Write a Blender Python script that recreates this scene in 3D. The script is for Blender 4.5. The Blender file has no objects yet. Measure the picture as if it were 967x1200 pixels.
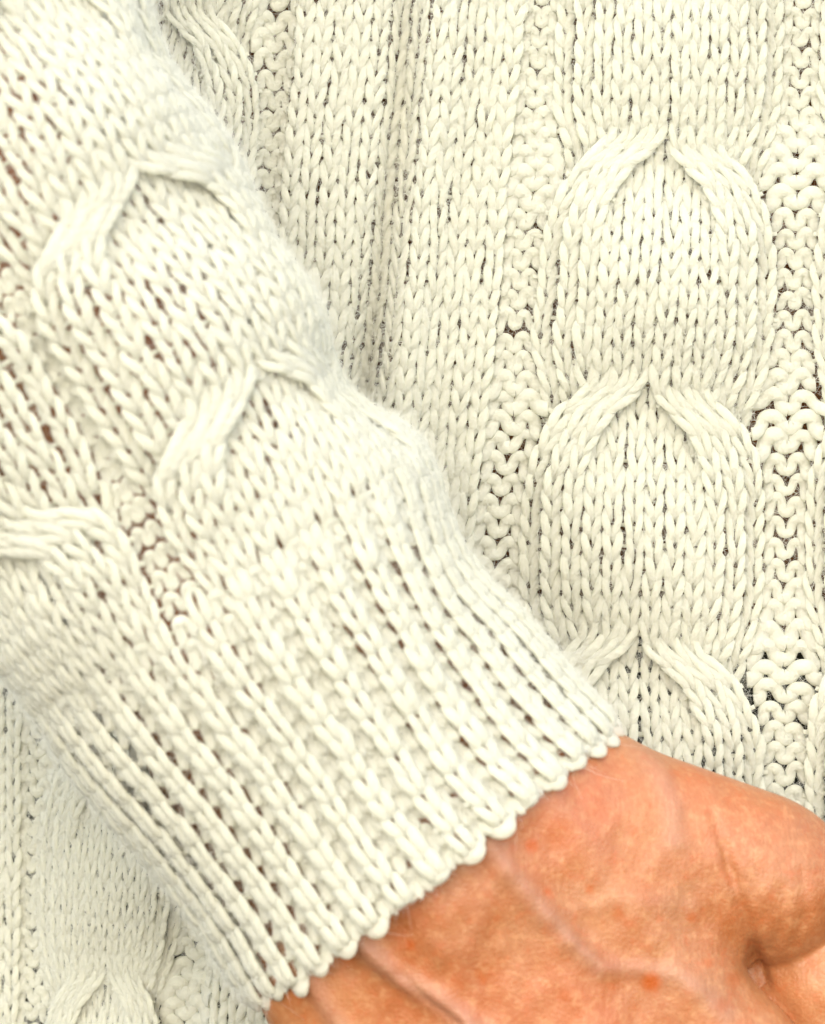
import bpy, math, random
import numpy as np
from mathutils import Vector

RNG = np.random.default_rng(11)
random.seed(5)

# ------------------------------------------------------------------ units
# the knit is laid out in small units ("points", 7000 to the metre): one stitch is about 24 of them (3.4 mm)
S = 7000.0
ZC = 1.0                      # height of the picture's centre above the ground the wearer stands on
CX, CY = 483.5, 600.0
D = 4550.0                    # camera distance from the front of the sweater, in points (0.65 m)

def world(p):
    """(x right, y down, w towards the viewer) in points -> metres"""
    p = np.asarray(p, dtype=np.float64)
    return np.stack([(p[..., 0] - CX) / S, -p[..., 2] / S, ZC + (CY - p[..., 1]) / S], axis=-1)

# ------------------------------------------------------------------ camera
scene = bpy.context.scene
cam_d = bpy.data.cameras.new('camera')
cam = bpy.data.objects.new('camera', cam_d)
scene.collection.objects.link(cam)
cam.location = (0, -D / S, ZC)
cam.rotation_euler = (math.pi / 2, 0, 0)
cam_d.sensor_fit = 'VERTICAL'
cam_d.sensor_height = 24
cam_d.lens = 24 * D / 1200.0
cam_d.clip_start = 0.01
cam_d.clip_end = 50
cam_d.dof.use_dof = True
cam_d.dof.focus_distance = (D - 15) / S
cam_d.dof.aperture_fstop = 12.5
scene.camera = cam

# ------------------------------------------------------------------ light
SUN_EL, SUN_AZ = 34.0, -6.0         # azimuth measured from the camera's side, negative = from the left
world_ = bpy.data.worlds.new('World')
scene.world = world_
world_.use_nodes = True
nt = world_.node_tree
bg = nt.nodes['Background']
sky = nt.nodes.new('ShaderNodeTexSky')
sky.sky_type = 'NISHITA'
sky.sun_disc = False
sky.sun_elevation = math.radians(SUN_EL)
sky.sun_rotation = math.radians(180 - SUN_AZ)
sky.dust_density = 2.0
sky.ozone_density = 1.0
sky.air_density = 1.0
nt.links.new(sky.outputs[0], bg.inputs[0])
bg.inputs[1].default_value = 0.15
sun_d = bpy.data.lights.new('sun', 'SUN')
sun_d.energy = 2.0
sun_d.angle = math.radians(140)
sun_d.color = (1.0, 0.97, 0.905)
sun = bpy.data.objects.new('sun', sun_d)
scene.collection.objects.link(sun)
_az, _el = math.radians(SUN_AZ), math.radians(SUN_EL)
sun_dir = Vector((math.sin(_az) * math.cos(_el), -math.cos(_az) * math.cos(_el), math.sin(_el)))
sun.rotation_euler = sun_dir.to_track_quat('Z', 'Y').to_euler()
sun.location = sun_dir * 2 + Vector((0, 0, ZC))
scene.view_settings.view_transform = 'Standard'
scene.view_settings.look = 'None'
scene.view_settings.exposure = 1.07
scene.view_settings.gamma = 1.0
scene.view_settings.use_curve_mapping = False
scene.render.engine = 'CYCLES'
scene.cycles.max_bounces = 10
scene.cycles.diffuse_bounces = 8
scene.cycles.glossy_bounces = 2
scene.cycles.transmission_bounces = 2
scene.cycles.use_denoising = True
scene.cycles.caustics_reflective = False
scene.cycles.caustics_refractive = False

# ------------------------------------------------------------------ materials
def new_mat(name):
    m = bpy.data.materials.new(name)
    m.use_nodes = True
    return m, m.node_tree, m.node_tree.nodes['Principled BSDF']

def node(nt, kind, **kw):
    n = nt.nodes.new(kind)
    for k, v in kw.items():
        setattr(n, k, v)
    return n

def wool_material():
    m, nt, b = new_mat('cream_wool')
    L = nt.links.new
    tc = node(nt, 'ShaderNodeTexCoord')
    uv = node(nt, 'ShaderNodeUVMap'); uv.uv_map = 'yarn'
    # slow colour drift of the undyed wool
    n1 = node(nt, 'ShaderNodeTexNoise'); n1.inputs['Scale'].default_value = 90; n1.inputs['Detail'].default_value = 3
    L(tc.outputs['Object'], n1.inputs['Vector'])
    mp = node(nt, 'ShaderNodeMapping'); mp.inputs['Scale'].default_value = (14, 2.2, 1)
    L(uv.outputs[0], mp.inputs[0])
    n2 = node(nt, 'ShaderNodeTexNoise'); n2.inputs['Scale'].default_value = 1.6; n2.inputs['Detail'].default_value = 4
    L(mp.outputs[0], n2.inputs['Vector'])
    mix = node(nt, 'ShaderNodeMix', data_type='RGBA')
    mix.inputs[6].default_value = WOOL_A; mix.inputs[7].default_value = WOOL_B
    L(n1.outputs['Fac'], mix.inputs[0])
    mix2 = node(nt, 'ShaderNodeMix', data_type='RGBA', blend_type='MULTIPLY')
    mix2.inputs[0].default_value = 0.25
    L(mix.outputs[2], mix2.inputs[6]); L(n2.outputs['Fac'], mix2.inputs[7])
    rmp = node(nt, 'ShaderNodeMapRange'); rmp.inputs[3].default_value = 0.85; rmp.inputs[4].default_value = 1.1
    L(n2.outputs['Fac'], rmp.inputs[0]); L(rmp.outputs[0], mix2.inputs[7])
    L(mix2.outputs[2], b.inputs['Base Color'])
    b.inputs['Roughness'].default_value = 0.95
    b.inputs['Specular IOR Level'].default_value = 0.1
    b.inputs['Sheen Weight'].default_value = 0.25
    b.inputs['Sheen Roughness'].default_value = 0.5
    # plies: stripes winding round the strand, plus fine fibre streaks along it
    sx = node(nt, 'ShaderNodeSeparateXYZ'); L(uv.outputs[0], sx.inputs[0])
    ma = node(nt, 'ShaderNodeMath', operation='MULTIPLY_ADD'); ma.inputs[1].default_value = 3 * 2 * math.pi
    L(sx.outputs[0], ma.inputs[0])
    mb = node(nt, 'ShaderNodeMath', operation='MULTIPLY'); mb.inputs[1].default_value = 5.2
    L(sx.outputs[1], mb.inputs[0]); L(mb.outputs[0], ma.inputs[2])
    si = node(nt, 'ShaderNodeMath', operation='SINE'); L(ma.outputs[0], si.inputs[0])
    ad = node(nt, 'ShaderNodeMath', operation='MULTIPLY_ADD'); ad.inputs[1].default_value = 0.35
    L(si.outputs[0], ad.inputs[0])
    sc = node(nt, 'ShaderNodeMath', operation='MULTIPLY'); sc.inputs[1].default_value = 1.4
    L(n2.outputs['Fac'], sc.inputs[0]); L(sc.outputs[0], ad.inputs[2])
    bp = node(nt, 'ShaderNodeBump'); bp.inputs['Strength'].default_value = 0.6; bp.inputs['Distance'].default_value = 0.00016
    L(ad.outputs[0], bp.inputs['Height']); L(bp.outputs[0], b.inputs['Normal'])
    # the strand is a loose bundle of fibres: part of the light goes through it
    tr = node(nt, 'ShaderNodeBsdfTranslucent'); L(mix2.outputs[2], tr.inputs[0]); L(bp.outputs[0], tr.inputs[1])
    mx = node(nt, 'ShaderNodeMixShader'); mx.inputs[0].default_value = 0.62
    L(b.outputs[0], mx.inputs[1]); L(tr.outputs[0], mx.inputs[2])
    L(mx.outputs[0], nt.nodes['Material Output'].inputs[0])
    return m

WOOL_A = (0.90, 0.898, 0.765, 1)
WOOL_B = (0.94, 0.94, 0.825, 1)
M_WOOL = wool_material()

def fibre_material():
    m, nt, b = new_mat('wool_fibre')
    b.inputs['Base Color'].default_value = (0.92, 0.92, 0.82, 1)
    b.inputs['Roughness'].default_value = 0.8
    b.inputs['Specular IOR Level'].default_value = 0.2
    tr = node(nt, 'ShaderNodeBsdfTranslucent'); tr.inputs[0].default_value = (0.94, 0.94, 0.85, 1)
    mx = node(nt, 'ShaderNodeMixShader'); mx.inputs[0].default_value = 0.5
    out = nt.nodes['Material Output']
    nt.links.new(b.outputs[0], mx.inputs[1]); nt.links.new(tr.outputs[0], mx.inputs[2])
    nt.links.new(mx.outputs[0], out.inputs[0])
    return m
M_FIBRE = fibre_material()

def cloth_material(name, c1, c2, scale):
    m, nt, b = new_mat(name)
    tc = node(nt, 'ShaderNodeTexCoord')
    n1 = node(nt, 'ShaderNodeTexNoise'); n1.inputs['Scale'].default_value = scale; n1.inputs['Detail'].default_value = 5
    nt.links.new(tc.outputs['Object'], n1.inputs['Vector'])
    mix = node(nt, 'ShaderNodeMix', data_type='RGBA')
    mix.inputs[6].default_value = c1; mix.inputs[7].default_value = c2
    mr = node(nt, 'ShaderNodeMapRange'); mr.inputs[1].default_value = 0.35; mr.inputs[2].default_value = 0.65
    nt.links.new(n1.outputs['Fac'], mr.inputs[0]); nt.links.new(mr.outputs[0], mix.inputs[0])
    nt.links.new(mix.outputs[2], b.inputs['Base Color'])
    b.inputs['Roughness'].default_value = 0.95
    b.inputs['Specular IOR Level'].default_value = 0.1
    bp = node(nt, 'ShaderNodeBump'); bp.inputs['Strength'].default_value = 0.3; bp.inputs['Distance'].default_value = 0.00025
    nt.links.new(n1.outputs['Fac'], bp.inputs['Height']); nt.links.new(bp.outputs[0], b.inputs['Normal'])
    return m

# ------------------------------------------------------------------ object helpers
COL = scene.collection
WORLD_LOC = {}
def empty(name, loc, parent=None):
    o = bpy.data.objects.new(name, None)
    o.empty_display_size = 0.02
    COL.objects.link(o)
    WORLD_LOC[o.name] = Vector(loc)
    o.location = Vector(loc) - (WORLD_LOC[parent.name] if parent else Vector())
    if parent:
        o.parent = parent
    return o

def attach(o, parent):
    """make o, whose vertices are in world coordinates, a part of parent"""
    if parent:
        o.parent = parent
        if parent.name in WORLD_LOC:
            o.location = -WORLD_LOC[parent.name]

def mesh_object(name, verts, faces, mat, parent=None, uv=None):
    me = bpy.data.meshes.new(name)
    v = np.asarray(verts, dtype=np.float32).reshape(-1, 3)
    f = np.asarray(faces, dtype=np.int32)
    n = f.shape[1]
    me.vertices.add(len(v)); me.vertices.foreach_set('co', v.ravel())
    me.loops.add(f.size); me.loops.foreach_set('vertex_index', f.ravel())
    me.polygons.add(len(f)); me.polygons.foreach_set('loop_start', np.arange(0, f.size, n, dtype=np.int32))
    me.polygons.foreach_set('use_smooth', np.ones(len(f), dtype=bool))
    if uv is not None:
        layer = me.uv_layers.new(name='yarn')
        layer.uv.foreach_set('vector', np.asarray(uv, dtype=np.float32).ravel())
    me.update(calc_edges=True)
    me.materials.append(mat)
    o = bpy.data.objects.new(name, me)
    COL.objects.link(o)
    attach(o, parent)
    return o

def smooth(e0, e1, x):
    t = np.clip((x - e0) / (e1 - e0), 0, 1)
    return t * t * (3 - 2 * t)

# smooth value noise (several sine waves), used for slow irregularities
_nz = [(RNG.normal(size=2), RNG.uniform(0, 6.28)) for _ in range(10)]
def slow(a, b, f):
    s = 0
    for k, (d, p) in enumerate(_nz):
        s = s + np.sin(f * (a * d[0] + b * d[1]) + p)
    return s / 3.2

# ------------------------------------------------------------------ yarn: one loop per stitch
M_SEG, K_SIDE = 22, 8
T = np.linspace(-0.16, 2 * np.pi + 0.16, M_SEG)     # a little past both ends, so that neighbours overlap

def stitch_lines(path, wale, rows, W, pitch, sign, sl, sr, h=0.92, A=0.172, d=3.0, jit=1.3):
    """Centre lines of the loops of one wale, in fabric coordinates (across, row, lift).
    path(r, j) -> (across, lift, width) ; sign +1 knit, -1 purl ; sl/sr sign at the left/right joint"""
    n = len(rows)
    j = np.asarray(rows, dtype=np.float64)[:, None]
    hh = h * (1 + 0.05 * jit * RNG.normal(size=(n, 1)))
    AA = A * (1 + 0.10 * jit * RNG.normal(size=(n, 1)))
    t = T[None, :]
    x = t / (2 * np.pi) - 0.5 + AA * np.sin(2 * t)
    q = hh * np.cos(t)                      # + = down (row units)
    wl = np.clip(1 - t / 1.1, 0, 1); wl = wl * wl * (3 - 2 * wl)
    wr = np.clip(1 - (2 * np.pi - t) / 1.1, 0, 1); wr = wr * wr * (3 - 2 * wr)
    sg = sign * (1 - wl - wr) + sl * wl + sr * wr
    z = -d * np.cos(2 * t) * sg
    jx = 0.035 * jit * RNG.normal(size=(n, 1)); jq = 0.05 * jit * RNG.normal(size=(n, 1)); jz = 0.5 * jit * RNG.normal(size=(n, 1))
    lean = 0.05 * jit * RNG.normal(size=(n, 1))
    x = x + jx + lean * (-np.cos(t)) * 0.5
    r = j + q + jq
    a0, w0, Wd = path(r, j)
    e = 0.05
    a1, _, _ = path(r + e, j); a2, _, _ = path(r - e, j)
    slope = (a1 - a2) / (2 * e)
    phi = np.arctan2(slope, pitch)
    X = x * Wd * np.cos(phi) ** 0.6
    return np.stack([a0 + X * np.cos(phi), r - X * np.sin(phi) / pitch, w0 + z + jz], axis=-1)

def join_neighbours(lines, limit):
    """make the yarn run on from each stitch to the next one of the same course"""
    wgt_r = np.clip((T - (2 * np.pi - 1.3)) / 1.3, 0, 1); wgt_r = wgt_r * wgt_r * (3 - 2 * wgt_r)
    wgt_l = wgt_r[::-1]
    for i in range(len(lines) - 1):
        gap = lines[i + 1][:, 0, :] - lines[i][:, -1, :]
        ok = (np.linalg.norm(gap * np.array([1, 24, 1]), axis=-1) < limit)[:, None, None]
        g = np.where(ok, gap[:, None, :], 0)
        lines[i] = lines[i] + 0.5 * g * wgt_r[None, :, None]
        lines[i + 1] = lines[i + 1] - 0.5 * g * wgt_l[None, :, None]
    return lines

def tube_mesh(P, out, radius):
    """P (n, M, 3) world centre lines, out (n, M, 3) outward normals -> verts, faces, uvs"""
    n, m, _ = P.shape
    tan = np.gradient(P, axis=1)
    tan /= np.linalg.norm(tan, axis=-1, keepdims=True) + 1e-12
    b = np.cross(tan, out); b /= np.linalg.norm(b, axis=-1, keepdims=True) + 1e-12
    nn = np.cross(b, tan)
    ang = np.linspace(0, 2 * np.pi, K_SIDE, endpoint=False)
    v = P[:, :, None, :] + radius[:, :, None, None] * (1.13 * np.cos(ang)[None, None, :, None] * b[:, :, None, :] + 0.66 * np.sin(ang)[None, None, :, None] * nn[:, :, None, :])
    base = (np.arange(n)[:, None, None] * m + np.arange(m - 1)[None, :, None]) * K_SIDE
    k = np.arange(K_SIDE)[None, None, :]; k2 = (k + 1) % K_SIDE
    f = np.stack([base + k, base + k2, base + k2 + K_SIDE, base + k + K_SIDE], axis=-1).reshape(-1, 4)
    ln = np.concatenate([np.zeros((n, 1)), np.cumsum(np.linalg.norm(np.diff(P, axis=1), axis=-1), axis=1)], axis=1) * S / 10.0
    ln = ln + RNG.uniform(0, 50, size=(n, 1))
    u0 = np.broadcast_to(k / K_SIDE, (n, m - 1, K_SIDE)); u1 = u0 + 1.0 / K_SIDE
    l0 = np.broadcast_to(ln[:, :-1, None], (n, m - 1, K_SIDE)); l1 = np.broadcast_to(ln[:, 1:, None], (n, m - 1, K_SIDE))
    uv = np.stack([np.stack([u0, l0], -1), np.stack([u1, l0], -1), np.stack([u1, l1], -1), np.stack([u0, l1], -1)], axis=-2).reshape(-1, 2)
    return v.reshape(-1, 3), f, uv

def add_fuzz(name, P, out, parent, per_stitch, rad):
    """loose wool fibres standing off the yarn: P (n, M, 3) centre lines"""
    n = P.shape[0]
    N = n * per_stitch
    si = np.repeat(np.arange(n), per_stitch); ti = RNG.integers(2, M_SEG - 2, size=N)
    p = P[si, ti]; o = out[si, ti]
    tan = P[si, ti + 1] - P[si, ti - 1]; tan /= np.linalg.norm(tan, axis=-1, keepdims=True) + 1e-12
    rd = RNG.normal(size=(N, 3)); rd -= tan * np.sum(rd * tan, -1, keepdims=True); rd += 1.1 * o
    rd /= np.linalg.norm(rd, axis=-1, keepdims=True)
    start = p + rd * rad * 0.9 / S
    sgn = RNG.choice([-1, 1], size=(N, 1))
    dirn = tan * sgn * RNG.uniform(0.3, 1.3, size=(N, 1)) + rd * RNG.uniform(0.2, 1.2, size=(N, 1)) + 0.45 * RNG.normal(size=(N, 3))
    dirn /= np.linalg.norm(dirn, axis=-1, keepdims=True)
    bend = 0.9 * RNG.normal(size=(N, 3)) - 0.4 * rd
    ln = np.where(RNG.uniform(size=(N, 1)) < 0.2, RNG.gamma(3, 5.0, size=(N, 1)), RNG.gamma(3, 1.7, size=(N, 1))) / S
    NP = 5
    s = np.linspace(0, 1, NP)
    pts = start[:, None, :] + dirn[:, None, :] * ln[:, None, :] * s[None, :, None] + bend[:, None, :] * ln[:, None, :] * 0.55 * (s ** 2)[None, :, None]
    hc = bpy.data.hair_curves.new(name)
    hc.add_curves([NP] * N)
    hc.position_data.foreach_set('vector', pts.astype(np.float32).ravel())
    at = hc.attributes.get('radius') or hc.attributes.new('radius', 'FLOAT', 'POINT')
    rr = (0.000020 * (1 - 0.6 * s))[None, :] * RNG.uniform(0.6, 1.2, size=(N, 1))
    at.data.foreach_set('value', rr.astype(np.float32).ravel())
    hc.materials.append(M_FIBRE)
    ob = bpy.data.objects.new(name, hc)
    ob['kind'] = 'stuff'
    COL.objects.link(ob)
    attach(ob, parent)
    return ob

# ------------------------------------------------------------------ cable: 12 wales, inner and outer threes change places every 12 rows
def cable_phase(r, phase, period):
    ph = (np.asarray(r, dtype=np.float64) - phase) / period
    per = np.floor(ph + 0.27)                          # number of the crossing we are near or below
    return per, (ph - per) * period                    # rows from that crossing
def pinch(loc, period):
    """the whole cable is drawn in at each crossing"""
    d = np.abs(loc - 0.6); d = np.minimum(d, period - d)
    return 1 - (0.065 if period > 11 else 0.0) * np.exp(-(d / (0.21 * period)) ** 2)
def cable_slot(k, r, phase, period=12, branch=None, per=None, puff=(9.0, 25.0)):
    """k: -6..-1 left half, 1..6 right half (index from the centre); returns (offset from centre in wales, lift).
    The inner three of each half pass outwards over the outer three, which dive under them:
    branch 'A' = the outer three before they dive, 'B' = where they come up again"""
    side = np.sign(k); m = abs(k) - 1
    if per is None:
        per, loc = cable_phase(r, phase, period)
    else:
        loc = np.asarray(r, dtype=np.float64) - phase - per * period
    loc = loc + 0.4 * np.sin(per * 12.9 + side * 4.1 + phase * 1.7)      # no two crossings are pulled quite alike
    odd = np.mod(per, 2)
    before = np.where(odd == 0, m, np.where(m < 3, m + 3, m - 3))
    after = np.where(before < 3, before + 3, before - 3)
    is_front = before < 3
    q = period / 12.0
    u = np.clip((loc + 1.3) / (6.0 * q), 0, 1)
    tf = (1 - (1 - u) ** 2.3) * smooth(-1.5, 1.0, loc)
    sf = before + (after - before) * tf
    uf = 10.0 * smooth(-1.2, 0.9, loc) * (1 - smooth(2.6, 6.0 * q, loc))
    sA = before - (0.8 if period > 11 else 0.4) * smooth(-3.0, 2.6, loc); uA = -13.0 * smooth(-0.8, 1.4, loc)
    sB = after + 0.10 * (1 - smooth(-0.5, 3.0, loc)); uB = -5.0 * (1 - smooth(0.8, 3.6, loc))
    useA = (loc < 0.6) if branch is None else (branch == 'A')
    slot = np.where(is_front, sf, np.where(useA, sA, sB))
    up = np.where(is_front, uf, np.where(useA, uA, uB))
    off = side * (slot + 0.5) * pinch(loc, period)
    full = (0.5 - 0.5 * np.cos(2 * np.pi * (loc - 0.4) / period)) ** 0.8
    dome = (puff[0] + puff[1] * full) * (1 - (np.clip(slot + 0.5, 0, 6) / 6.05) ** 2.6) - 2 - 6 * smooth(4.0, 5.6, slot)
    return off, up + dome

def cable_reach(r, phase, period=12):
    """half width of the cable at row r, in wales: less just below each crossing"""
    _, loc = cable_phase(r, phase, period)
    q = period / 12.0
    return (6 - (0.5 if period > 11 else 0.22) * np.exp(-((loc - 1.0) / 1.8) ** 2)) * pinch(loc, period)

# ================================================================== SWEATER
sweater = empty('sweater', (0, 0, ZC - 0.12))
sweater['label'] = 'cream wool cable-knit sweater with a ribbed cuff pulled over the wrist'
sweater['category'] = 'sweater'
front = empty('front_panel', (0, 0, ZC - 0.12), sweater)
front['label'] = 'cream front of the sweater with wide arching cables between purl channels'
sleeve = empty('sleeve', (0, 0, ZC - 0.05), sweater)
sleeve['label'] = 'cream cable-knit sleeve slanting across the front'
cuff = empty('cuff', (0, 0, ZC - 0.05), sweater)
cuff['label'] = 'ribbed cream cuff with a scalloped edge'

def build_wales(wales, rows_of, pitch, to_world, parent, radius, per_fuzz, fuzz_name, limit=26, seen=None):
    """wales: list of dict(name, path, sign, group id); neighbours share joints"""
    lines = []
    for i, wv in enumerate(wales):
        sl = 0.5 * (wv['sign'] + (wales[i - 1]['sign'] if i else wv['sign']))
        sr = 0.5 * (wv['sign'] + (wales[i + 1]['sign'] if i < len(wales) - 1 else wv['sign']))
        lines.append(stitch_lines(wv['path'], i, rows_of, wv.get('W', 24), pitch, wv['sign'], sl, sr, h=wv.get('h', 0.92), A=wv.get('A', 0.205), d=wv.get('d', 3.5)))
    lines = join_neighbours(lines, limit)
    # the outer threes run on under the crossing bands
    for i, wv in enumerate(wales):
        for br, rr, pth in wv.get('extra', ()):
            if len(rr):
                lines[i] = np.concatenate([lines[i], stitch_lines(pth, i, rr, 24, pitch, 1, 1, 1, A=0.205, h=0.92)])
    groups = {}
    for i, wv in enumerate(wales):
        groups.setdefault((wv['name'], wv['gid']), []).append(i)
    allP, allO = [], []
    for (name, gid), idx in groups.items():
        Q = np.concatenate([lines[i] for i in idx], axis=0)
        P, out, keep = to_world(Q)
        P, out = P[keep], out[keep]
        if not len(P):
            continue
        rr = radius * wales[idx[0]].get('rad', 1.0) * (1 + 0.07 * RNG.normal(size=(len(P), 1)) + 0.05 * np.sin(np.linspace(0, 9, M_SEG)[None, :] + RNG.uniform(0, 6, (len(P), 1)))) / S
        # the strand is drawn thin where the loops hold each other behind the legs
        sgw = np.repeat([wales[i]['sign'] for i in idx], [len(lines[i]) for i in idx])[keep]
        rr = rr * np.where(sgw[:, None] > 0, 1 - 0.48 * np.cos(T)[None, :] ** 2, 1.0)
        wide = np.linalg.norm(P[:, -1] - P[:, 0], axis=-1) * S
        rr = rr * np.where(sgw > 0, 1.0, np.clip(wide / 28.0, 0.74, 1.22))[:, None]
        ln = np.linalg.norm(np.diff(P, axis=1), axis=-1).sum(1)
        rr = rr * np.where(sgw > 0, np.clip(ln / np.median(ln), 1.0, 1.5) ** 0.55, 1.0)[:, None]      # drawn-out stitches of the bands lie close together
        rr = rr * (1 + 0.05 * slow(P[:, :, 0] * 90, P[:, :, 2] * 90, 1.0))
        v, f, uv = tube_mesh(P, out, rr)
        mesh_object(name, v, f, M_WOOL, parent, uv)
        allP.append(P); allO.append(out)
    if per_fuzz:
        aP, aO = np.concatenate(allP), np.concatenate(allO)
        vis = seen(aP.mean(1)) if seen else np.ones(len(aP), bool)
        add_fuzz(fuzz_name, aP[vis], aO[vis], parent, per_fuzz, radius)

# ------------------------------------------------------------------ the front
ROW_Y = (np.array([-24, -12, 0, 12, 24, 36, 48.]), np.array([-385, -100, 185, 470, 765, 1050, 1320.]))
def row_to_y(r):
    return np.interp(r, *ROW_Y)
PITCH_F = 23.9

KY = np.array([-100, 0, 80, 200, 340, 480, 620, 760, 900, 1250.])
EDGE = {   # boundaries between the bands of the front, by height
    'e':  np.array([-150, -150, -150, -150, -150, -150, -150, -150, -153, -160.]),
    'gm': np.array([22, 20, 19, 18, 16, 14, 12, 11, 9, 4.]),
    'c0': np.array([66, 64, 62, 60, 56, 52, 48, 44, 38, 30.]),
    'g0': np.array([316, 312, 308, 300, 288, 276, 262, 248, 232, 190.]),
    'p':  np.array([354, 350, 343, 332, 320, 306, 292, 280, 268, 240.]),
    'g1': np.array([627, 618, 610, 598, 586, 571, 555, 540, 525, 500.]),
    'c1': np.array([655, 652, 650, 643, 627, 616, 610, 605, 602, 595.]),
    'g2': np.array([922, 920, 919, 915, 909, 901, 897, 894, 894, 892.]),
    'c2': np.array([966, 963, 961, 957, 952, 948, 944, 942, 944, 946.]),
    'z':  np.array([1236, 1233, 1231, 1227, 1222, 1218, 1214, 1212, 1214, 1216.]),
}
def edge_x(key, y):
    e = EDGE[key]
    # smoothed piecewise-linear
    s = 0
    for o in (-60, -30, 0, 30, 60):
        s = s + np.interp(y + o, KY, e)
    return s / 5

CABLES = {'c0': ('c0', 'g0', -7), 'c1': ('c1', 'g2', 0), 'c2': ('c2', 'z', 0)}
SIDE_OF = {'c0': ('c0', -1), 'g0': ('c0', 1), 'c1': ('c1', -1), 'g2': ('c1', 1), 'c2': ('c2', -1)}
def bound(key, r):
    """the edge of a purl channel: it follows the outline of the cable beside it"""
    y = row_to_y(r)
    if key not in SIDE_OF:
        return edge_x(key, y)
    c, sd = SIDE_OF[key]
    l, r_, ph = CABLES[c]
    a, b = edge_x(l, y), edge_x(r_, y)
    return 0.5 * (a + b) + sd * (b - a) / 12.0 * (6 + 1.0 * (cable_reach(r, ph) - 6))

def fold_x(y):
    return np.interp(y, [-100, 0, 150, 300, 450, 600], [492, 479, 468, 447, 426, 405])

def front_lift(x, y):
    """large shapes of the cloth: the fold left of the main cable, the body turning away at the left"""
    f = fold_x(y)
    dx = x - f
    amp = np.interp(y, [-100, 0, 200, 400, 600], [26, 30, 34, 46, 50])
    w = -amp * 0.72 * np.exp(-(dx / 18.0) ** 2) + 20 * np.exp(-((dx - 44) / 27.0) ** 2) + 6 * np.exp(-((dx + 50) / 30.0) ** 2)
    g0 = 0.5 * (edge_x('g0', y) + edge_x('p', y))
    w = w - 20 * np.exp(-((x - g0) / 24.0) ** 2) * np.interp(y, [0, 300], [1, 0.4])
    turn = 30 * np.log1p(np.exp((215 - x) / 30.0))
    w = w - turn * np.interp(y, [0, 300, 800, 1000], [0.25, 0.4, 0.5, 0.6])
    w = w + 8 * slow(x / 100, y / 100, 0.8)
    w = w - 0.00006 * (x - 760) ** 2
    return w

def band_path(l, r_, frac, wfrac, lift):
    def path(r, j=None):
        y = row_to_y(r)
        a, b = bound(l, r), bound(r_, r)
        return a + (b - a) * frac + 1.2 * slow(frac * 3 + 7, r, 0.35), np.full_like(r, lift) if np.isscalar(lift) else lift(r), (b - a) * wfrac
    return path

def cable_path(l, r_, k, phase, branch=None):
    def path(r, j):
        y = row_to_y(r)
        a, b = edge_x(l, y), edge_x(r_, y)
        per, loc = cable_phase(j, phase, 12)
        br = branch or np.where(loc < 0.6, 'A', 'B')
        off, up = cable_slot(k, r, phase, 12, br, per)
        W = (b - a) / 12.0
        return 0.5 * (a + b) + off * W + 1.0 * slow(k * 0.7, r, 0.4), up, W
    return path

front_wales = []
def add_band(l, r_, n, sign, name, gid, lift, signs=None, names=None):
    for i in range(n):
        sg = signs[i] if signs else sign
        nm = 'knit_column' if sg > 0 else 'purl_column'
        front_wales.append(dict(name=nm, gid=(gid, i), path=band_path(l, r_, (i + 0.5) / n, 1.0 / n, lift), sign=sg,
                                d=3.5 if sg > 0 else 1.5, A=0.205 if sg > 0 else 0.05, h=0.92 if sg > 0 else 0.32, rad=1.0 if sg > 0 else 1.48))
def strand_id(k):
    return (0 if k < 0 else 2) + (0 if abs(k) <= 3 else 1)
def under_rows(k, br, rows, phase, period):
    """rows where strand k is out of sight below a crossing band and has to be carried on"""
    per, loc = cable_phase(rows, phase, period)
    m = abs(k) - 1
    back = (np.mod(per, 2) == 0) == (m >= 3)
    sel = back & ((loc >= 0.6) & (loc < 2.6) if br == 'A' else (loc > -1.4) & (loc < 0.6))
    return rows[sel].astype(float)
def add_cable(l, r_, phase, gid):
    for k in list(range(-6, 0)) + list(range(1, 7)):
        front_wales.append(dict(name='cable_strand', gid=(gid, strand_id(k)), path=cable_path(l, r_, k, phase), sign=1, rad=0.8 if gid == 'c0' else 1.0,
                                extra=[(br, under_rows(k, br, np.arange(-14, 49), phase, 12), cable_path(l, r_, k, phase, br)) for br in 'AB']))
add_band('e', 'gm', 8, 1, 'knit_column', 'e', 0.0)
add_band('gm', 'c0', 2, -1, 'purl_column', 'gm', -6.0)
add_cable('c0', 'g0', -7, 'c0')
add_band('g0', 'p', 2, -1, 'purl_column', 'g0', -6.0)
add_band('p', 'g1', 12, 1, 'knit_column', 'p', 3.0)
add_band('g1', 'c1', 2, -1, 'purl_column', 'g1', -5.0)
add_cable('c1', 'g2', 0, 'c1')
add_band('g2', 'c2', 2, -1, 'purl_column', 'g2', -5.0)
add_cable('c2', 'z', 0, 'c2')

def front_world(Q):
    x, r, w = Q[..., 0], Q[..., 1], Q[..., 2]
    y = row_to_y(r)
    wl = front_lift(x, y)
    P = world(np.stack([x, y, w + wl], -1))
    e = 4.0
    gx = (front_lift(x + e, y) - front_lift(x - e, y)) / (2 * e)
    out = np.stack([-gx, -np.ones_like(gx), np.zeros_like(gx)], -1)
    out /= np.linalg.norm(out, axis=-1, keepdims=True)
    xm, ym = x.mean(1), y.mean(1)
    keep = (xm > -170) & (xm < 1260) & (ym > -130) & (ym < 1320)
    return P, out, keep

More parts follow.
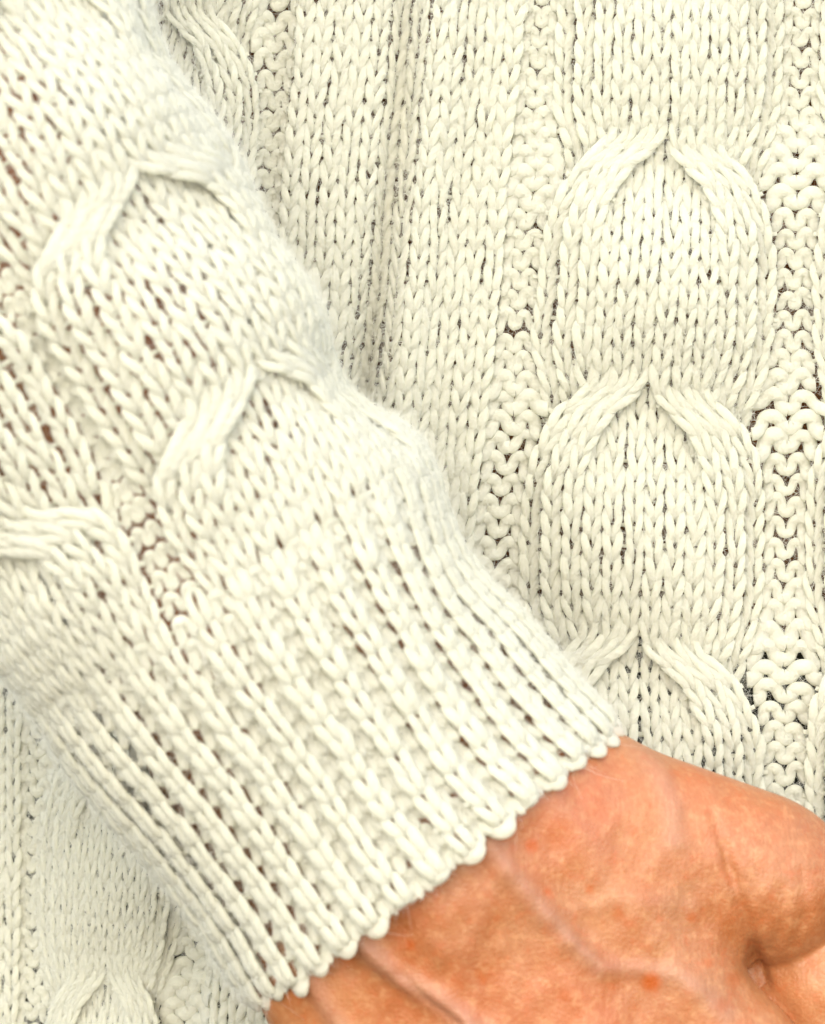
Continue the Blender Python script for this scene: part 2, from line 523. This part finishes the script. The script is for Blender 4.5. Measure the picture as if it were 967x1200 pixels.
def front_seen(P):
    x = P[:, 0] * S + CX; y = CY - (P[:, 2] - ZC) * S
    sx = np.interp(y, [-100, 100, 515, 705, 820, 1013], [-220, -100, 154, 280, 352, 511])
    return (x > -40) & (x < 1010) & (y > -40) & (y < 1240) & ~((np.abs(x - sx) < 170) & (y < 980)) & ~((x > 480) & (x < 800) & (y > 1010))
build_wales(front_wales, np.arange(-14, 49), PITCH_F, front_world, front, 4.3, 220, 'loose_fibres', seen=front_seen)

# ------------------------------------------------------------------ sleeve tube
AX_R = np.array([-30, -20, -10, 0, 8.4, 13.0, 17.9, 22.8])            # row numbers at the stations
AX_P = np.array([[-266, -160], [-126, 65], [14, 290], [154, 515], [280, 705], [352, 806], [430, 910], [511, 1013.]])
AX_RAD = np.array([292, 290, 278, 267, 266, 260, 255, 258.])
AX_W = np.array([255, 252, 248, 240, 232, 222, 214, 208.])            # depth of the tube's axis in front of the sweater's front
def unproject(x, y, w):
    k = (D - w) / D
    return CX + (x - CX) * k, CY + (y - CY) * k, k

def cr_interp(xs, ys, x):
    """Catmull-Rom style cubic interpolation with non-uniform knots"""
    xs = np.asarray(xs, float); ys = np.asarray(ys, float)
    m = np.gradient(ys, xs)
    i = np.clip(np.searchsorted(xs, x) - 1, 0, len(xs) - 2)
    h = xs[i + 1] - xs[i]; t = (x - xs[i]) / h
    h00 = 2 * t**3 - 3 * t**2 + 1; h10 = t**3 - 2 * t**2 + t; h01 = -2 * t**3 + 3 * t**2; h11 = t**3 - t**2
    return h00 * ys[i] + h10 * h * m[i] + h01 * ys[i + 1] + h11 * h * m[i + 1]
_ux, _uy, _uk = unproject(AX_P[:, 0], AX_P[:, 1], AX_W)
AX_RU = AX_RAD * _uk
def axis_at(r):
    return cr_interp(AX_R, _ux, r), cr_interp(AX_R, _uy, r), cr_interp(AX_R, AX_W, r)
def tube_point(r, th, lift):
    cx, cy, cw = axis_at(r)
    ax, ay, aw = axis_at(r - 0.3); bx, by, bw = axis_at(r + 0.3)
    tx, ty = bx - ax, by - ay
    ln = np.sqrt(tx**2 + ty**2); tx, ty = tx / ln, ty / ln
    nx, ny = ty, -tx                                   # to the upper right
    R = cr_interp(AX_R, AX_RU, r)
    # soft drape: the sleeve sags and buckles
    buck = 7 * np.sin(r * 0.628 + 1.2 * np.sin(th * 1.5) + 0.6) * smooth(10, 5, r) * smooth(-0.2, 0.9, th) + 4 * slow(th * 3, r * 0.25, 1.0) * smooth(22, 9, r)
    rim = smooth(0.5, 1.25, th)
    rim = rim * (-26 * np.exp(-((r - 2.6) / 2.3) ** 2) + 12 * np.exp(-((r - 7.0) / 2.4) ** 2) - 22 * np.exp(-((r - 12.6) / 3.0) ** 2) - 18 * np.exp(-((r + 12.5) / 3) ** 2))
    ex = R + lift + buck + rim
    ez = R * 0.80 + lift + buck
    sn, cs = np.sin(th), np.cos(th)
    return np.stack([cx + nx * ex * sn, cy + ny * ex * sn, cw + ez * cs], -1), np.stack([nx * sn * 0.8, ny * sn * 0.8, cs], -1)

DTH = 24.0 / 290.0
def twist(r):
    return np.interp(r, [-30, 0, 8, 23], [0.0, -0.085, -0.17, -0.20])
def sleeve_world(Q):
    a, r, w = Q[..., 0], Q[..., 1], Q[..., 2]
    th = a / 290.0 * np.interp(r, [-20, -10, 0, 8, 14], [1.07, 1.13, 1.27, 1.15, 1.04]) + twist(r)
    p, n = tube_point(r, th, w)
    P = world(p)
    out = np.stack([n[..., 0], -n[..., 2], -n[..., 1]], -1)
    out /= np.linalg.norm(out, axis=-1, keepdims=True)
    rm = r.mean(1); pm = p.mean(1)
    keep = (pm[:, 1] > -110) & (pm[:, 0] > -130)
    return P, out, keep

def s_band(i0, lift):
    def path(r, j=None):
        return (np.zeros_like(r) + i0 * 24.0 + 1.5 * slow(i0 * 0.3, r, 0.4), np.zeros_like(r) + lift, np.zeros_like(r) + 24.0)
    return path
SPH = 1.3
SP = 10.0                                              # rows between two crossings on the sleeve
def s_cable(center, k, branch=None):
    def path(r, j):
        per, loc = cable_phase(j, SPH, SP)
        br = branch or np.where(loc < 0.6, 'A', 'B')
        off, up = cable_slot(k, r, SPH, SP, br, per, (16.0, 22.0))
        if center > 14:                       # the cable rolling away behind the arm lies flatter
            up = 0.35 * up - 4
        fade = smooth(8.8, 0.5, r)
        return (center + off * (1 + 0.118 * fade)) * 24.0 + 1.2 * slow(k * 0.7 + center, r, 0.4), up * fade + 3 * (1 - fade), 24.0 * (1 + 0.118 * fade)
    return path
def s_channel(g, i):
    def path(r, j=None):
        fade = smooth(8.8, 0.5, r)
        half = 1.0 - 0.66 * fade + 1.0 * (6 - cable_reach(r, SPH, SP)) * fade
        return ((g + i * half) * 24.0 + 1.5 * slow(g + i, r, 0.4), -7.0 * fade - 3, 27.0 * half)
    return path
CUFF_ROW = 8
S_ROWS = np.arange(-34, CUFF_ROW)
sleeve_wales = []
for rep in range(-2, 3):
    g = rep * 14.0                                   # centre of the purl channel, in wales
    for i in (-0.5, 0.5):
        sleeve_wales.append(dict(name='purl_column', gid=('sg', rep, i), path=s_channel(g, i), sign=-1, d=1.5, A=0.06, h=0.32, rad=1.15))
    if rep < 2:
        for k in list(range(-6, 0)) + list(range(1, 7)):
            sleeve_wales.append(dict(name='cable_strand', gid=('sc', rep, strand_id(k)), path=s_cable(g + 7, k), sign=1,
                                     extra=[(br, under_rows(k, br, S_ROWS, SPH, SP), s_cable(g + 7, k, br)) for br in 'AB']))
def sleeve_seen(P):
    return (P[:, 0] > -0.078) & (P[:, 1] < -0.030)
build_wales(sleeve_wales, S_ROWS, 26.5, sleeve_world, sleeve, 5.2, 130, 'loose_fibres', seen=sleeve_seen)

# ------------------------------------------------------------------ cuff: knit ribs standing proud of sunken purl columns
END_R = 22.4
RIBS = np.arange(-27.5, 28.5, 1.0)
def rib_path(i0, knit):
    side = float(smooth(2.0, -12.0, i0))
    lift, wid = (6.5 + 2 * side, 29.0) if knit else (-3.5 - 1.5 * side, 20.5)
    def path(r, j=None):
        wob = 2.5 * slow(i0 * 0.21, r, 0.5)
        t = smooth(CUFF_ROW - 1.0, CUFF_ROW + 4, r)
        return (np.zeros_like(r) + i0 * 24.0 + wob, lift * t + 3 * (1 - t) + 6 * smooth(19, 23, r), 24 + (wid - 24) * t)
    return path
cuff_wales = []
for n, i0 in enumerate(RIBS):
    knit = n % 2 == 0
    cuff_wales.append(dict(name='rib' if knit else 'rib_channel', gid=('cf', n), path=rib_path(i0, knit), sign=1 if knit else -1,
                           A=0.155 if knit else 0.05, d=2.6 if knit else 1.2, h=0.97 if knit else 0.28, rad=1.12 if knit else 1.5))
build_wales(cuff_wales, np.arange(CUFF_ROW, 23), 26.5, sleeve_world, cuff, 5.3, 130, 'loose_fibres', seen=sleeve_seen)

# cast-on edge: the rounded end of each rib, with the channels drawn in between
def cast_on():
    for n, i0 in enumerate(RIBS):
        knit = n % 2 == 0
        t = np.linspace(-1, 1, M_SEG)
        a = (i0 + t * (0.62 if knit else 0.75)) * 24.0 + 2.5 * slow(i0 * 0.21, END_R, 0.5)
        r = END_R + (0.40 * RNG.uniform(0.6, 1.4) if knit else 0.0) * (1 - t**2) - (0.0 if knit else 0.12) + 0.12 * RNG.normal()
        w = (11.0 if knit else 2.0) - (9 if knit else 0) * t**2 + 2.0 * t
        P, out, _ = sleeve_world(np.stack([a, r, np.broadcast_to(w, a.shape)], -1)[None])
        rad = (6.8 if knit else 6.2) * RNG.uniform(0.92, 1.1) * (1 - 0.3 * t**4)[None] / S
        v, f, uv = tube_mesh(P, out, rad)
        mesh_object('edge_stitch', v, f, M_WOOL, cuff, uv)
cast_on()

# ================================================================== CLOTHES UNDER THE SWEATER
def under_sheet(name, y0, y1, gap, mat, label, cat):
    xs = np.linspace(-165, 1225, 140); ys = np.linspace(y0, y1, 60)
    X, Y = np.meshgrid(xs, ys)
    Wf = front_lift(X, Y) - gap + 2.5 * slow(X / 12, Y / 12, 0.6)
    ny, nx = X.shape
    fr = world(np.stack([X, Y, Wf], -1)).reshape(-1, 3); bk = world(np.stack([X, Y, Wf - 9], -1)).reshape(-1, 3)
    i = np.arange(ny * nx).reshape(ny, nx); N = ny * nx
    q = np.stack([i[:-1, :-1], i[1:, :-1], i[1:, 1:], i[:-1, 1:]], -1).reshape(-1, 4)
    f = [q, q[:, ::-1] + N]
    ring = np.concatenate([i[0, :-1], i[:-1, -1], i[-1, :0:-1], i[:0:-1, 0]])
    nxt = np.roll(ring, -1)
    f.append(np.stack([ring, nxt, nxt + N, ring + N], -1))
    o = mesh_object(name, np.concatenate([fr, bk]), np.concatenate(f), mat)
    o['label'] = label; o['category'] = cat
    return o
under_sheet('undershirt', -140, 748, 34, cloth_material('brown_jersey', (0.07, 0.03, 0.012, 1), (0.18, 0.08, 0.04, 1), 2600),
            'dark brown undershirt glimpsed through the holes of the knit', 'undershirt')
under_sheet('trousers', 735, 1330, 46, cloth_material('charcoal_twill', (0.02, 0.02, 0.018, 1), (0.06, 0.06, 0.055, 1), 2600),
            'charcoal trousers glimpsed through the holes at the hem', 'trousers')

# ================================================================== ARM AND HAND
def U(x, y, w, r):
    ux, uy, k = unproject(x, y, w)
    return np.array([ux, uy, w, r * k])
HAND = [   # group, from (x, y, depth, radius), to
    ('h', U(-110, 150, 205, 100), U(407, 1091, 232, 118)), ('h', U(-80, 130, 210, 112), U(511, 1013, 252, 128)), ('h', U(-50, 110, 205, 98), U(604, 943, 236, 106)),
    ('h', U(612, 945, 240, 106), U(862, 1262, 235, 80)), ('h', U(550, 975, 256, 124), U(726, 1330, 262, 85)),
    ('h', U(490, 1015, 256, 124), U(590, 1380, 255, 82)), ('h', U(410, 1088, 236, 112), U(440, 1400, 228, 78)),
    ('t', U(655, 944, 218, 92), U(882, 1019, 200, 86)), ('t', U(740, 990, 210, 96), U(910, 1043, 184, 92)),
    ('p', U(908, 1142, 140, 74), U(890, 1330, 110, 70)), ('p', U(972, 1150, 172, 78), U(962, 1330, 118, 70)), ('p', U(962, 1330, 118, 70), U(900, 1460, 130, 58)),
    ('h', U(862, 1262, 235, 80), U(925, 1430, 190, 62)), ('h', U(925, 1430, 190, 62), U(900, 1540, 110, 54)),
    ('h', U(726, 1330, 262, 85), U(790, 1520, 215, 64)), ('h', U(790, 1520, 215, 64), U(770, 1620, 120, 55)),
    ('h', U(590, 1380, 255, 82), U(640, 1560, 210, 60)), ('h', U(640, 1560, 210, 60), U(630, 1650, 120, 52)),
    ('h', U(440, 1400, 228, 78), U(470, 1540, 190, 55)), ('h', U(470, 1540, 190, 55), U(470, 1620, 120, 46)),
]
def cap_sdf(p, a, b):
    ab = b[:3] - a[:3]
    t = np.clip(((p - a[:3]) @ ab) / (ab @ ab), 0, 1)
    return np.linalg.norm(p - a[:3] - t[:, None] * ab, axis=1) - (a[3] + t * (b[3] - a[3]))
def smin(a, b, k):
    h = np.clip(0.5 + 0.5 * (b - a) / k, 0, 1)
    return b * (1 - h) + a * h - k * h * (1 - h)
def hand_sdf(p):
    g = {}
    for n, a, b in HAND:
        d = cap_sdf(p, a, b)
        g[n] = d if n not in g else smin(g[n], d, {'h': 46.0, 't': 40.0, 'p': 20.0}[n])
    k = 75 + (24 - 75) * smooth(720, 870, p[:, 0])
    d = smin(g['h'], g['t'], k)
    return smin(d, g['p'], 7.0)

def gauss_line(x, y, pts, wid):
    """closeness (0..1) to a polyline"""
    best = np.full_like(x, 1e9)
    for (x0, y0), (x1, y1) in zip(pts[:-1], pts[1:]):
        dx, dy = x1 - x0, y1 - y0
        t = np.clip(((x - x0) * dx + (y - y0) * dy) / (dx * dx + dy * dy), 0, 1)
        best = np.minimum(best, np.hypot(x - x0 - t * dx, y - y0 - t * dy))
    return np.exp(-(best / wid) ** 2)

VEINS = [([(560, 970), (596, 1021), (646, 1082), (681, 1117), (701, 1135)], 13, 5.0),
         ([(640, 1078), (690, 1060), (745, 1052), (810, 1062)], 11, 1.2), ([(596, 1021), (566, 1060), (548, 1120), (560, 1160)], 13, 1.2), ([(470, 1060), (500, 1100), (548, 1120)], 13, 1.0), ([(752, 1137), (770, 1170), (800, 1210)], 11, 1.4), ([(650, 935), (690, 985), (705, 1030)], 14, 1.4),
         ([(670, 1108), (705, 1132), (752, 1137), (800, 1147), (850, 1190)], 13, 4.0),
         ([(400, 1095), (445, 1128), (474, 1148), (515, 1173), (548, 1194), (590, 1240)], 13, 9.0),
         ([(740, 870), (770, 900), (787, 940), (792, 985)], 13, 4.0),
         ([(350, 1140), (380, 1180), (420, 1240)], 12, 5.0)]
TENDONS = [([(560, 950), (640, 1080), (730, 1280)], 26, 5.0), ([(640, 920), (760, 1080), (850, 1240)], 26, 5.0), ([(480, 1030), (530, 1150), (590, 1330)], 24, 4.0)]
CREASES = [([(836, 955), (852, 1000), (862, 1040)], 6, 3.2), ([(850, 990), (862, 1040), (876, 1085), (893, 1152)], 7, 4.2), ([(868, 1060), (880, 1100), (893, 1152)], 9, 3.5), ([(884, 1115), (893, 1152)], 10, 5.0),
           ([(915, 1040), (918, 1075), (905, 1115)], 5, 2.5), ([(940, 1020), (944, 1070), (930, 1110)], 6, 2.0), ([(470, 1140), (505, 1172), (540, 1198)], 5, 4.0)]
SPOTS = [(622, 993, 7, 1.0), (640, 1043, 4, 0.8), (691, 1040, 5, 0.7), (480, 1105, 6, 0.9), (762, 1152, 10, 1.0), (567, 1147, 5, 0.6), (560, 1140, 5, 0.5),
         (742, 977, 5, 0.5), (725, 1070, 6, 0.5), (812, 1072, 5, 0.5), (858, 1150, 9, 0.5), (655, 975, 18, 0.35), (828, 1130, 5, 0.5), (660, 1165, 6, 0.4),
         (478, 1098, 26, 0.3), (845, 1180, 7, 0.4), (700, 950, 12, 0.3)]

def skin_material():
    m, nt, b = new_mat('skin')
    L = nt.links.new
    tc = node(nt, 'ShaderNodeTexCoord')
    def noise(scale, detail=4, rough=0.55):
        n = node(nt, 'ShaderNodeTexNoise'); n.inputs['Scale'].default_value = scale; n.inputs['Detail'].default_value = detail; n.inputs['Roughness'].default_value = rough
        L(tc.outputs['Object'], n.inputs['Vector']); return n
    def mr(sock, a, b_):
        r = node(nt, 'ShaderNodeMapRange'); r.inputs[1].default_value = a; r.inputs[2].default_value = b_; L(sock, r.inputs[0]); return r.outputs[0]
    def mix(fac, A_, B_):
        x = node(nt, 'ShaderNodeMix', data_type='RGBA')
        for i_, v in ((0, fac), (6, A_), (7, B_)):
            if isinstance(v, (tuple, float)): x.inputs[i_].default_value = v
            else: L(v, x.inputs[i_])
        return x.outputs[2]
    def attr(nm):
        a = node(nt, 'ShaderNodeAttribute'); a.attribute_name = nm; return a.outputs['Fac']
    def mul(sock, v):
        q = node(nt, 'ShaderNodeMath', operation='MULTIPLY'); L(sock, q.inputs[0])
        if isinstance(v, float): q.inputs[1].default_value = v
        else: L(v, q.inputs[1])
        return q.outputs[0]
    c = mix(mr(noise(75, 4).outputs['Fac'], 0.35, 0.65), (0.335, 0.106, 0.031, 1), (0.335, 0.140, 0.056, 1))
    c = mix(mul(mr(noise(28, 3).outputs['Fac'], 0.45, 0.65), 0.35), c, (0.43, 0.105, 0.042, 1))        # flushed areas
    c = mix(mul(mr(noise(40, 3).outputs['Fac'], 0.52, 0.68), 0.45), c, (0.44, 0.19, 0.075, 1))      # tanned areas
    c = mix(mul(mr(noise(700, 6, 0.68).outputs['Fac'], 0.48, 0.66), 0.6), c, (0.47, 0.23, 0.10, 1))      # pale mottling
    c = mix(mul(mr(noise(430, 6, 0.68).outputs['Fac'], 0.52, 0.66), 0.45), c, (0.40, 0.10, 0.026, 1))         # reddish flecks
    c = mix(mul(attr('vein'), 0.6), c, (0.30, 0.155, 0.10, 1))
    c = mix(mul(attr('spot'), 1.0), c, (0.36, 0.075, 0.006, 1))
    L(c, b.inputs['Base Color'])
    b.inputs['Roughness'].default_value = 0.4
    b.inputs['Specular IOR Level'].default_value = 0.5
    b.inputs['Subsurface Weight'].default_value = 0.12
    b.inputs['Subsurface Radius'].default_value = (1.0, 0.35, 0.18)
    b.inputs['Subsurface Scale'].default_value = 0.0012
    vo = node(nt, 'ShaderNodeTexVoronoi', feature='DISTANCE_TO_EDGE'); vo.inputs['Scale'].default_value = 1100
    dm = noise(260, 3)
    va = node(nt, 'ShaderNodeVectorMath', operation='MULTIPLY_ADD'); va.inputs[1].default_value = (0.0022,) * 3
    L(dm.outputs['Color'], va.inputs[0]); L(tc.outputs['Object'], va.inputs[2]); L(va.outputs[0], vo.inputs['Vector'])
    h1 = mul(mr(vo.outputs[0], 0.0, 0.25), 0.5)
    ad = node(nt, 'ShaderNodeMath', operation='ADD'); L(h1, ad.inputs[0]); L(noise(2400, 3, 0.5).outputs['Fac'], ad.inputs[1])
    # fine creases running across the back of the hand
    mpw = node(nt, 'ShaderNodeMapping'); mpw.inputs['Rotation'].default_value = (0, math.radians(38), 0); mpw.inputs['Scale'].default_value = (1600, 500, 260)
    L(tc.outputs['Object'], mpw.inputs[0])
    nw = node(nt, 'ShaderNodeTexNoise'); nw.inputs['Scale'].default_value = 1.0; nw.inputs['Detail'].default_value = 3; L(mpw.outputs[0], nw.inputs['Vector'])
    ad2 = node(nt, 'ShaderNodeMath', operation='ADD'); L(ad.outputs[0], ad2.inputs[0]); L(mul(nw.outputs['Fac'], 1.6), ad2.inputs[1]); ad = ad2
    bp = node(nt, 'ShaderNodeBump'); bp.inputs['Strength'].default_value = 0.3; bp.inputs['Distance'].default_value = 0.0003
    L(ad.outputs[0], bp.inputs['Height']); L(bp.outputs[0], b.inputs['Normal'])
    return m

def build_hand():
    # rough hull of overlapping balls, fused, then pulled onto the smooth body surface
    V, F, off = [], [], 0
    nu, nv = 14, 9
    th = np.linspace(0, 2 * np.pi, nu, endpoint=False); ph = np.linspace(0.12, np.pi - 0.12, nv)
    sph = np.stack([np.outer(np.sin(ph), np.cos(th)), np.outer(np.sin(ph), np.sin(th)), np.outer(np.cos(ph), np.ones(nu))], -1).reshape(-1, 3)
    sph = np.concatenate([sph, [[0, 0, 1], [0, 0, -1]]])
    top, bot = nu * nv, nu * nv + 1
    tri = []
    for i in range(nv - 1):
        for j in range(nu):
            a, b, c, d = i * nu + j, i * nu + (j + 1) % nu, (i + 1) * nu + (j + 1) % nu, (i + 1) * nu + j
            tri += [(a, d, c), (a, c, b)]
    for j in range(nu):
        tri += [(top, j, (j + 1) % nu), (bot, (nv - 1) * nu + (j + 1) % nu, (nv - 1) * nu + j)]
    tri = np.array(tri)
    for _, a, b in HAND:
        n = max(2, int(np.linalg.norm(b[:3] - a[:3]) / 28))
        for t in np.linspace(0, 1, n):
            c = a + (b - a) * t
            V.append(c[:3] + sph * c[3]); F.append(tri + off); off += len(sph)
    me = bpy.data.meshes.new('hull')
    me.from_pydata(np.concatenate(V).tolist(), [], np.concatenate(F).tolist())
    tmp = bpy.data.objects.new('hull', me); COL.objects.link(tmp)
    md = tmp.modifiers.new('remesh', 'REMESH'); md.mode = 'VOXEL'; md.voxel_size = 4.6
    ms = tmp.modifiers.new('smooth', 'SMOOTH'); ms.iterations = 6; ms.factor = 0.5
    dg = bpy.context.evaluated_depsgraph_get()
    ev = tmp.evaluated_get(dg).to_mesh()
    p = np.empty(len(ev.vertices) * 3); ev.vertices.foreach_get('co', p); p = p.reshape(-1, 3)
    faces = np.array([tuple(q.vertices) for q in ev.polygons])
    tmp.evaluated_get(dg).to_mesh_clear()
    bpy.data.objects.remove(tmp); bpy.data.meshes.remove(me)
    def grad(p):
        e = 1.5
        return np.stack([(hand_sdf(p + dv) - hand_sdf(p - dv)) / (2 * e) for dv in np.eye(3) * e], -1)
    for _ in range(6):
        g = grad(p); g /= np.linalg.norm(g, axis=1, keepdims=True) + 1e-9
        p = p - 0.8 * hand_sdf(p)[:, None] * g
    g = grad(p); g /= np.linalg.norm(g, axis=1, keepdims=True) + 1e-9
    k = (D - p[:, 2]) / D
    x, y = CX + (p[:, 0] - CX) / k, CY + (p[:, 1] - CY) / k
    facing = smooth(0.0, 0.5, g[:, 2])
    disp = np.zeros(len(p)); vein = np.zeros(len(p)); spot = np.zeros(len(p))
    wx, wy = x + 2.2 * slow(x / 30, y / 30, 1.0), y + 2.2 * slow(y / 30 + 3, x / 30, 1.0)
    for pts, wid, amp in VEINS:
        q = gauss_line(wx, wy, pts, wid); disp += amp * q; vein = np.maximum(vein, q * min(1, amp / 6))
    for pts, wid, amp in TENDONS:
        disp += amp * gauss_line(wx, wy, pts, wid)
    for pts, wid, amp in CREASES:
        disp -= amp * gauss_line(x, y, pts, wid)
    for sx, sy, sr, st in SPOTS:
        spot = np.maximum(spot, st * np.exp(-(np.hypot(wx - sx, wy - sy) / (1.25 * sr)) ** 4))
    disp += 2.0 * slow(x / 40, y / 40, 1.3) + 0.8 * slow(x / 14, y / 14, 1.3)
    p = p + (disp * facing)[:, None] * g
    o = mesh_object('person', world(p), faces, skin_material())
    for nm, val in (('vein', vein * facing), ('spot', spot * facing)):
        at = o.data.attributes.new(nm, 'FLOAT', 'POINT'); at.data.foreach_set('value', val.astype(np.float32))
    o['label'] = 'weathered hand with veins and freckles coming out of the cuff'
    o['category'] = 'person'
    return o
build_hand()
